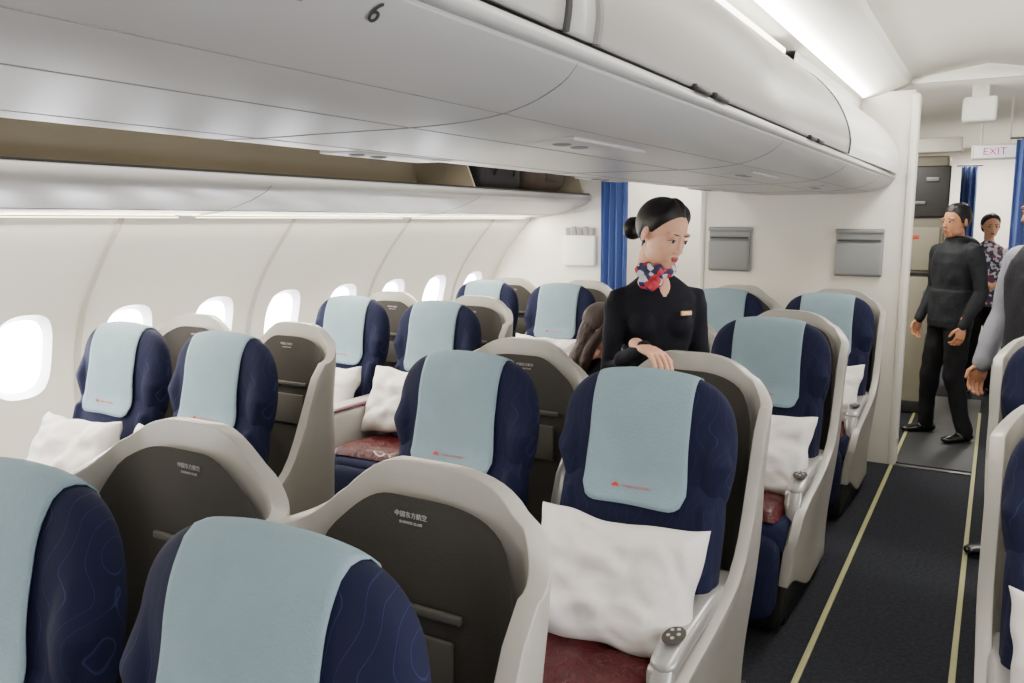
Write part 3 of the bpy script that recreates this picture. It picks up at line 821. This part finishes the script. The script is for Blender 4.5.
def person(name,loc,yaw,H,spec):
    k=H/1.70; mt=spec['mats']
    male=spec.get('male',False); off=V(spec.get('off',(0,0,0)))
    r=empty(name,loc,(0,0,math.radians(yaw))); r.scale=(k,k,k)
    P=Parts()
    sw=.190 if male else .142
    shz=1.385 if male else 1.350
    if male:
        T=[(.84,.135,.10),(.90,.165,.118),(.98,.165,.115),(1.08,.158,.112),(1.2,.172,.122),(1.3,.185,.125),(1.37,.185,.108),(1.41,.145,.085),(1.44,.09,.065),(1.46,.06,.055)]
    else:
        T=[(.84,.13,.10),(.90,.165,.115),(.97,.155,.105),(1.08,.112,.085),(1.16,.120,.092),(1.24,.134,.104),(1.30,.142,.106),(1.35,.143,.088),(1.385,.120,.072),(1.415,.082,.058),(1.44,.052,.05)]
    P.add(tube([V((0,.0,z))+off for z,a,b in T],[(a,b) for z,a,b in T],n=36,pw=2.2),0)
    if not male:
        for s in (-1,1): P.add(ell(V((s*.062,-.070,1.262))+off,(.056,.050,.055)),0)
    for s,key in ((1,'L'),(-1,'R')):
        kn,an,toe=spec['legs'][key]
        hip=V((s*.085,0,.87))+off
        if male or spec.get('pants'): 
            P.add(rtube([hip,hip.lerp(V(kn),.5),V(kn),V(kn).lerp(V(an),.5),V(an)],[.092,.084,.068,.060,.056],n=20),1)
        else:
            P.add(rtube([hip,hip.lerp(V(kn),.5),V(kn),V(kn).lerp(V(an),.4),V(an)],[.085,.072,.052,.052,.034],n=20),4)
        t=V(toe).normalized(); a=V(an)
        P.add(rtube([a-t*.05+V((0,0,-.045)),a+t*.05+V((0,0,-.045)),a+t*.16+V((0,0,-.055))],[(.034,.034),(.042,.034),(.036,.022)],ref=t.cross(V((0,0,1))),n=16),3)
    if spec.get('skirt'):
        S=[(1.10,.116,.090),(.98,.16,.112),(.9,.172,.124),(.75,.172,.126),(.6,.165,.124),(.52,.16,.122)]
        P.add(tube([V((0,0,z))+off for z,a,b in reversed(S)],[(a,b) for z,a,b in reversed(S)],n=36),0)
    if male and spec.get('jacket'):
        S=[(.83,.172,.125),(.88,.182,.135),(1.0,.178,.132),(1.1,.172,.125)]
        P.add(tube([V((0,0,z))+off for z,a,b in S],[(a,b) for z,a,b in S],n=36),0)
        P.add(ell((0,.085,1.425),(.12,.07,.06)),0); P.add(ell((0,.02,1.465),(.086,.086,.035)),0)
    HP=Parts()
    for s,key in ((1,'L'),(-1,'R')):
        el,wr,hd,pn=spec['arms'][key]
        sh=V((s*sw,.005,shz))+off; el=V(el)+off; wr=V(wr)+off
        ra=spec.get('ra',.056 if male else .043)
        arm_m=spec.get('sleeve',0)
        P.add(rtube([sh+V((-s*.055,0,.012)),sh,sh.lerp(el,.12),sh.lerp(el,.5),el,el.lerp(wr,.4),wr],[ra*.8,ra*1.0,ra*1.08,ra*.96,ra*.85,ra*.80,ra*.62],ref=(0,1,0),n=18),arm_m)
        d=V(hd).normalized(); nrm=V(pn); nrm=(nrm-d*nrm.dot(d)).normalized(); side=d.cross(nrm)
        th=spec.get('thumb',{}).get(key,-s)
        HP.add(rtube([wr-d*.05,wr,wr+d*.03,wr+d*.065,wr+d*.088],[(.026,.022),(.025,.018),(.034,.016),(.040,.0145),(.037,.011)],ref=side,n=18))
        for i,(o,L) in enumerate(((-.030,.058),(-.0105,.072),(.0105,.076),(.030,.068))):
            if th<0: o=-o
            b=wr+d*.085+side*o; pts=[b]; ang=.0; rr=[.0085]
            for q,fr in enumerate((.45,.31,.24)):
                ang+=spec.get('curl',.35)*(1.0+.12*i)
                dd=(d*math.cos(ang)+nrm*math.sin(ang)+side*o*1.2).normalized(); pts.append(pts[-1]+dd*L*fr*1.12); rr.append(.0082-.0007*q)
            HP.add(rtube(pts,rr,ref=side,n=10))
        b=wr+d*.028+side*th*.026
        p1=b+(d*.62+side*th*.62+nrm*.3).normalized()*.042; p2=p1+(d*.85+side*th*.15+nrm*.35).normalized()*.034
        HP.add(rtube([b,p1,p2],[.0125,.0105,.0085],ref=nrm,n=10))
    P.add(rtube([V((0,.012,1.38))+off,V((0,.004,1.49))+off],[(.046,.05),(.042,.046)]),2)
    skinm=mt[2]
    ml=[mt[0],mt[1],mt[2],mt[3],spec.get('legmat',mt[2]),spec.get('sleevemat',mt[0])]
    body=P.remesh('body',ml,spec.get('vox',.008),5,fold=(spec.get('fold',.010),10,(0,1,5)))
    obj('body',body,r)
    obj('hands',HP.remesh('hands',[skinm],.0026,2),r)
    hr=empty('head',V((0,-.012,1.588-(0 if male else .008)))+off+V(spec.get('hoff',(0,0,0)))); hr.parent=r
    hy,hpitch,hroll=spec['head']; hr.rotation_mode='XYZ'
    R=Matrix.Rotation(math.radians(hy),3,'Z')@Matrix.Rotation(math.radians(hpitch),3,'X')@Matrix.Rotation(math.radians(hroll),3,'Y')
    hr.rotation_euler=R.to_euler(); hs=spec.get('hs',1.0); hr.scale=(hs,hs,hs)
    build_head(hr,male,spec['hair'],skinm,spec.get('hairmat',M['hair']))
    return r
legs_st=dict(L=((.09,-.01,.47),(.09,.0,.085),(.2,-1,0)),R=((-.09,-.01,.47),(-.09,.0,.085),(-.2,-1,0)))
st=person('flight_attendant',(-1.072,2.90,0),33,1.71,dict(
  mats=(M['uniform'],M['uniform'],M['skin'],M['shoe']),skirt=True,legmat=M['stocking'],
  legs=dict(L=((.07,-.01,.47),(.07,.02,.085),(.1,-1,0)),R=((-.07,-.01,.47),(-.07,.02,.085),(-.1,-1,0))),
  arms=dict(R=((-.180,-.070,1.10),(-.100,-.260,1.205),(.30,-.9,-.10),(0,-.2,-1)),
            L=((.175,.02,1.10),(.150,-.11,.88),(-.05,-.25,-1),(-1,0,0))),
  head=(32,20,4),hair='bun',hs=1.05,vox=.006,curl=.28,hoff=(0.010,-.016,.000),fold=.007))
P=Parts()
ring=[V((.050*math.cos(a),-.002+.054*math.sin(a),1.458+.014*math.sin(a))) for a in [i*2*math.pi/18 for i in range(19)]]
P.add(tube(ring,[(.022,.018)]*19,ref=(0,0,1),n=12))
P.add(ell((-.034,-.062,1.445),(.026,.022,.026)))
for i,(dx,dz,l) in enumerate(((-.050,.012,.05),(.040,.008,.040),(-.035,-.032,.045),(.030,-.035,.042),(-.005,-.045,.042),(-.02,.022,.030))):
    P.add(ell((-.038+dx*.7,-.074,1.445+dz),(l*.60,.015,l*.5),rot=(.3,i*.9,.3)))
obj('neck_scarf',P.remesh('scarf',[M['scarf']],.004,2,fold=(.004,45,(0,))),st)
P=Parts(); P.add(ell((0,-.0,0),(.032,.02,.072)))
obj('neckline_skin',P.mesh('v',M['skin']),st,(0.006,-.062,1.375),(-.25,0,0))
P=Parts(); P.add(rbox((.080,-.120,1.305),(.045,.006,.016),.002,rot=(0,0,.35))); obj('name_badge',P.mesh('b',M['gold']),st)

person('standing_man',(-.27,6.98,0),-50,1.74,dict(
  mats=(M['jacket'],M['trousers'],M['skin2'],M['shoe']),male=True,jacket=True,
  legs=dict(L=((.105,-.02,.47),(.165,.05,.085),(.1,-1,0)),R=((-.11,-.05,.47),(-.165,-.02,.085),(-.15,-1,0))),
  arms=dict(L=((.235,.05,1.10),(.210,-.06,.86),(0,-.2,-1),(-1,0,0)),R=((-.235,.03,1.10),(-.205,-.10,.87),(0,-.3,-1),(1,0,0))),
  head=(8,2,0),hair='short',vox=.007,hs=1.04))
person('distant_attendant',(-.075,9.0,0),10,1.70,dict(
  mats=(M['floral'],M['trousers'],M['skin'],M['shoe']),skirt=False,pants=True,
  legs=legs_st,
  arms=dict(R=((-.20,.0,1.12),(-.12,-.18,1.08),(.8,-.5,0),(0,0,-1)),L=((.20,.0,1.12),(.12,-.18,1.06),(-.8,-.5,0),(0,0,-1))),
  head=(5,5,0),hair='bun',vox=.009))
person('man_in_vest',(.19,4.47,0),-62,1.80,dict(
  mats=(M['vest'],M['trousers'],M['skin2'],M['shoe']),male=True,sleeve=5,sleevemat=M['shirt'],ra=.066,
  legs=legs_st,
  arms=dict(L=((.27,.02,1.12),(.22,-.08,.91),(-.1,-.4,-.9),(-.8,0,-.3)),R=((-.24,-.03,1.12),(-.20,-.12,.90),(0,-.3,-.9),(1,0,0))),
  head=(0,8,0),hair='short',vox=.008))
person('seated_passenger',(CX-.335,3.42,0),0,1.62,dict(
  mats=(M['vest'],M['trousers'],M['skin'],M['shoe']),off=(0,0,-.37),pants=True,
  legs=dict(L=((.10,-.42,.54),(.10,-.44,.085),(0,-1,0)),R=((-.10,-.42,.54),(-.10,-.44,.085),(0,-1,0))),
  arms=dict(R=((-.20,-.05,1.12),(-.10,-.22,.98),(.5,-1,0),(0,0,-1)),L=((.20,-.05,1.12),(.10,-.22,.98),(-.5,-1,0),(0,0,-1))),
  head=(100,20,0),hair='long',hairmat=M['hairb'],vox=.009))

r=empty('carry_on_bag',(-3.0,4.75,1.835)); P=Parts(); P.add(rbox((0,0,.12),(.34,.5,.22),.05,4)); P.add(rtube([(.18,-.12,.1),(.21,-.1,.18),(.21,.1,.18),(.18,.12,.1)],[.01]*4,n=8)); obj('body',P.mesh('bag',M['bag']),r)
r=empty('duffel_bag',(-3.0,5.45,1.835)); P=Parts(); P.add(ell((0,0,.12),(.17,.3,.12),.6,28,16)); P.add(rbox((.165,0,.12),(.02,.2,.08),.008)); obj('body',P.mesh('bag',M['bagr']),r)

# ------------------------------------------------------------------ lights
def area(name,loc,rot,sx,sy,e,col=(1,1,1)):
    l=bpy.data.lights.new(name,'AREA'); l.shape='RECTANGLE'; l.size=sx; l.size_y=sy; l.energy=e; l.color=col
    o=bpy.data.objects.new(name,l); COL.objects.link(o); o.location=loc; o.rotation_euler=rot; return o
W=(1,.95,.88)
area('ceiling_lamp_aisle_right',(-.13,1.0,2.50),(0,0,0),.35,4.4,38,W)
area('ceiling_lamp_aisle_left',(-2.2,1.6,2.50),(0,0,0),.35,7.0,70,W)
area('added_fill_aisle_far',(-.10,4.9,2.56),(0,0,0),.30,1.8,40,W)  # added fill under the ceiling, brightens the white bin fairing; no fixture here
area('cove_uplight_right',(-.80,3.6,2.40),(0,math.radians(-135),0),.06,4.6,56,W)
area('hidden_fill_galley',(-1.0,6.8,2.40),(0,0,0),.8,.8,40,W)  # added fill for the galley zone, kept out of view behind the bulkhead
area('ceiling_lamp_rear',(-.1,10.4,2.46),(0,0,0),.5,2.2,130,W)
area('galley_lamp_left',(-2.6,6.7,2.30),(0,0,0),.6,.6,30,W)
area('sidewall_lamp_left',(-3.27,1.8,1.655),(0,math.radians(-25),0),.05,8.2,155,(1,.90,.72))
area('sidewall_lamp_right',(.94,1.8,1.655),(0,math.radians(25),0),.05,8.2,40,(1,.90,.72))
w=bpy.data.worlds.new('world'); SC.world=w; w.use_nodes=True
w.node_tree.nodes['Background'].inputs[0].default_value=(.8,.88,1,1); w.node_tree.nodes['Background'].inputs[1].default_value=1.0

# ------------------------------------------------------------------ camera
cam=bpy.data.cameras.new('camera'); co=bpy.data.objects.new('camera',cam); COL.objects.link(co)
cam.sensor_width=36; cam.lens=830/1024*36; cam.clip_start=.02
co.location=(0,0,ZC); co.rotation_euler=(math.radians(90-8.33),0,math.radians(30.2))
SC.camera=co
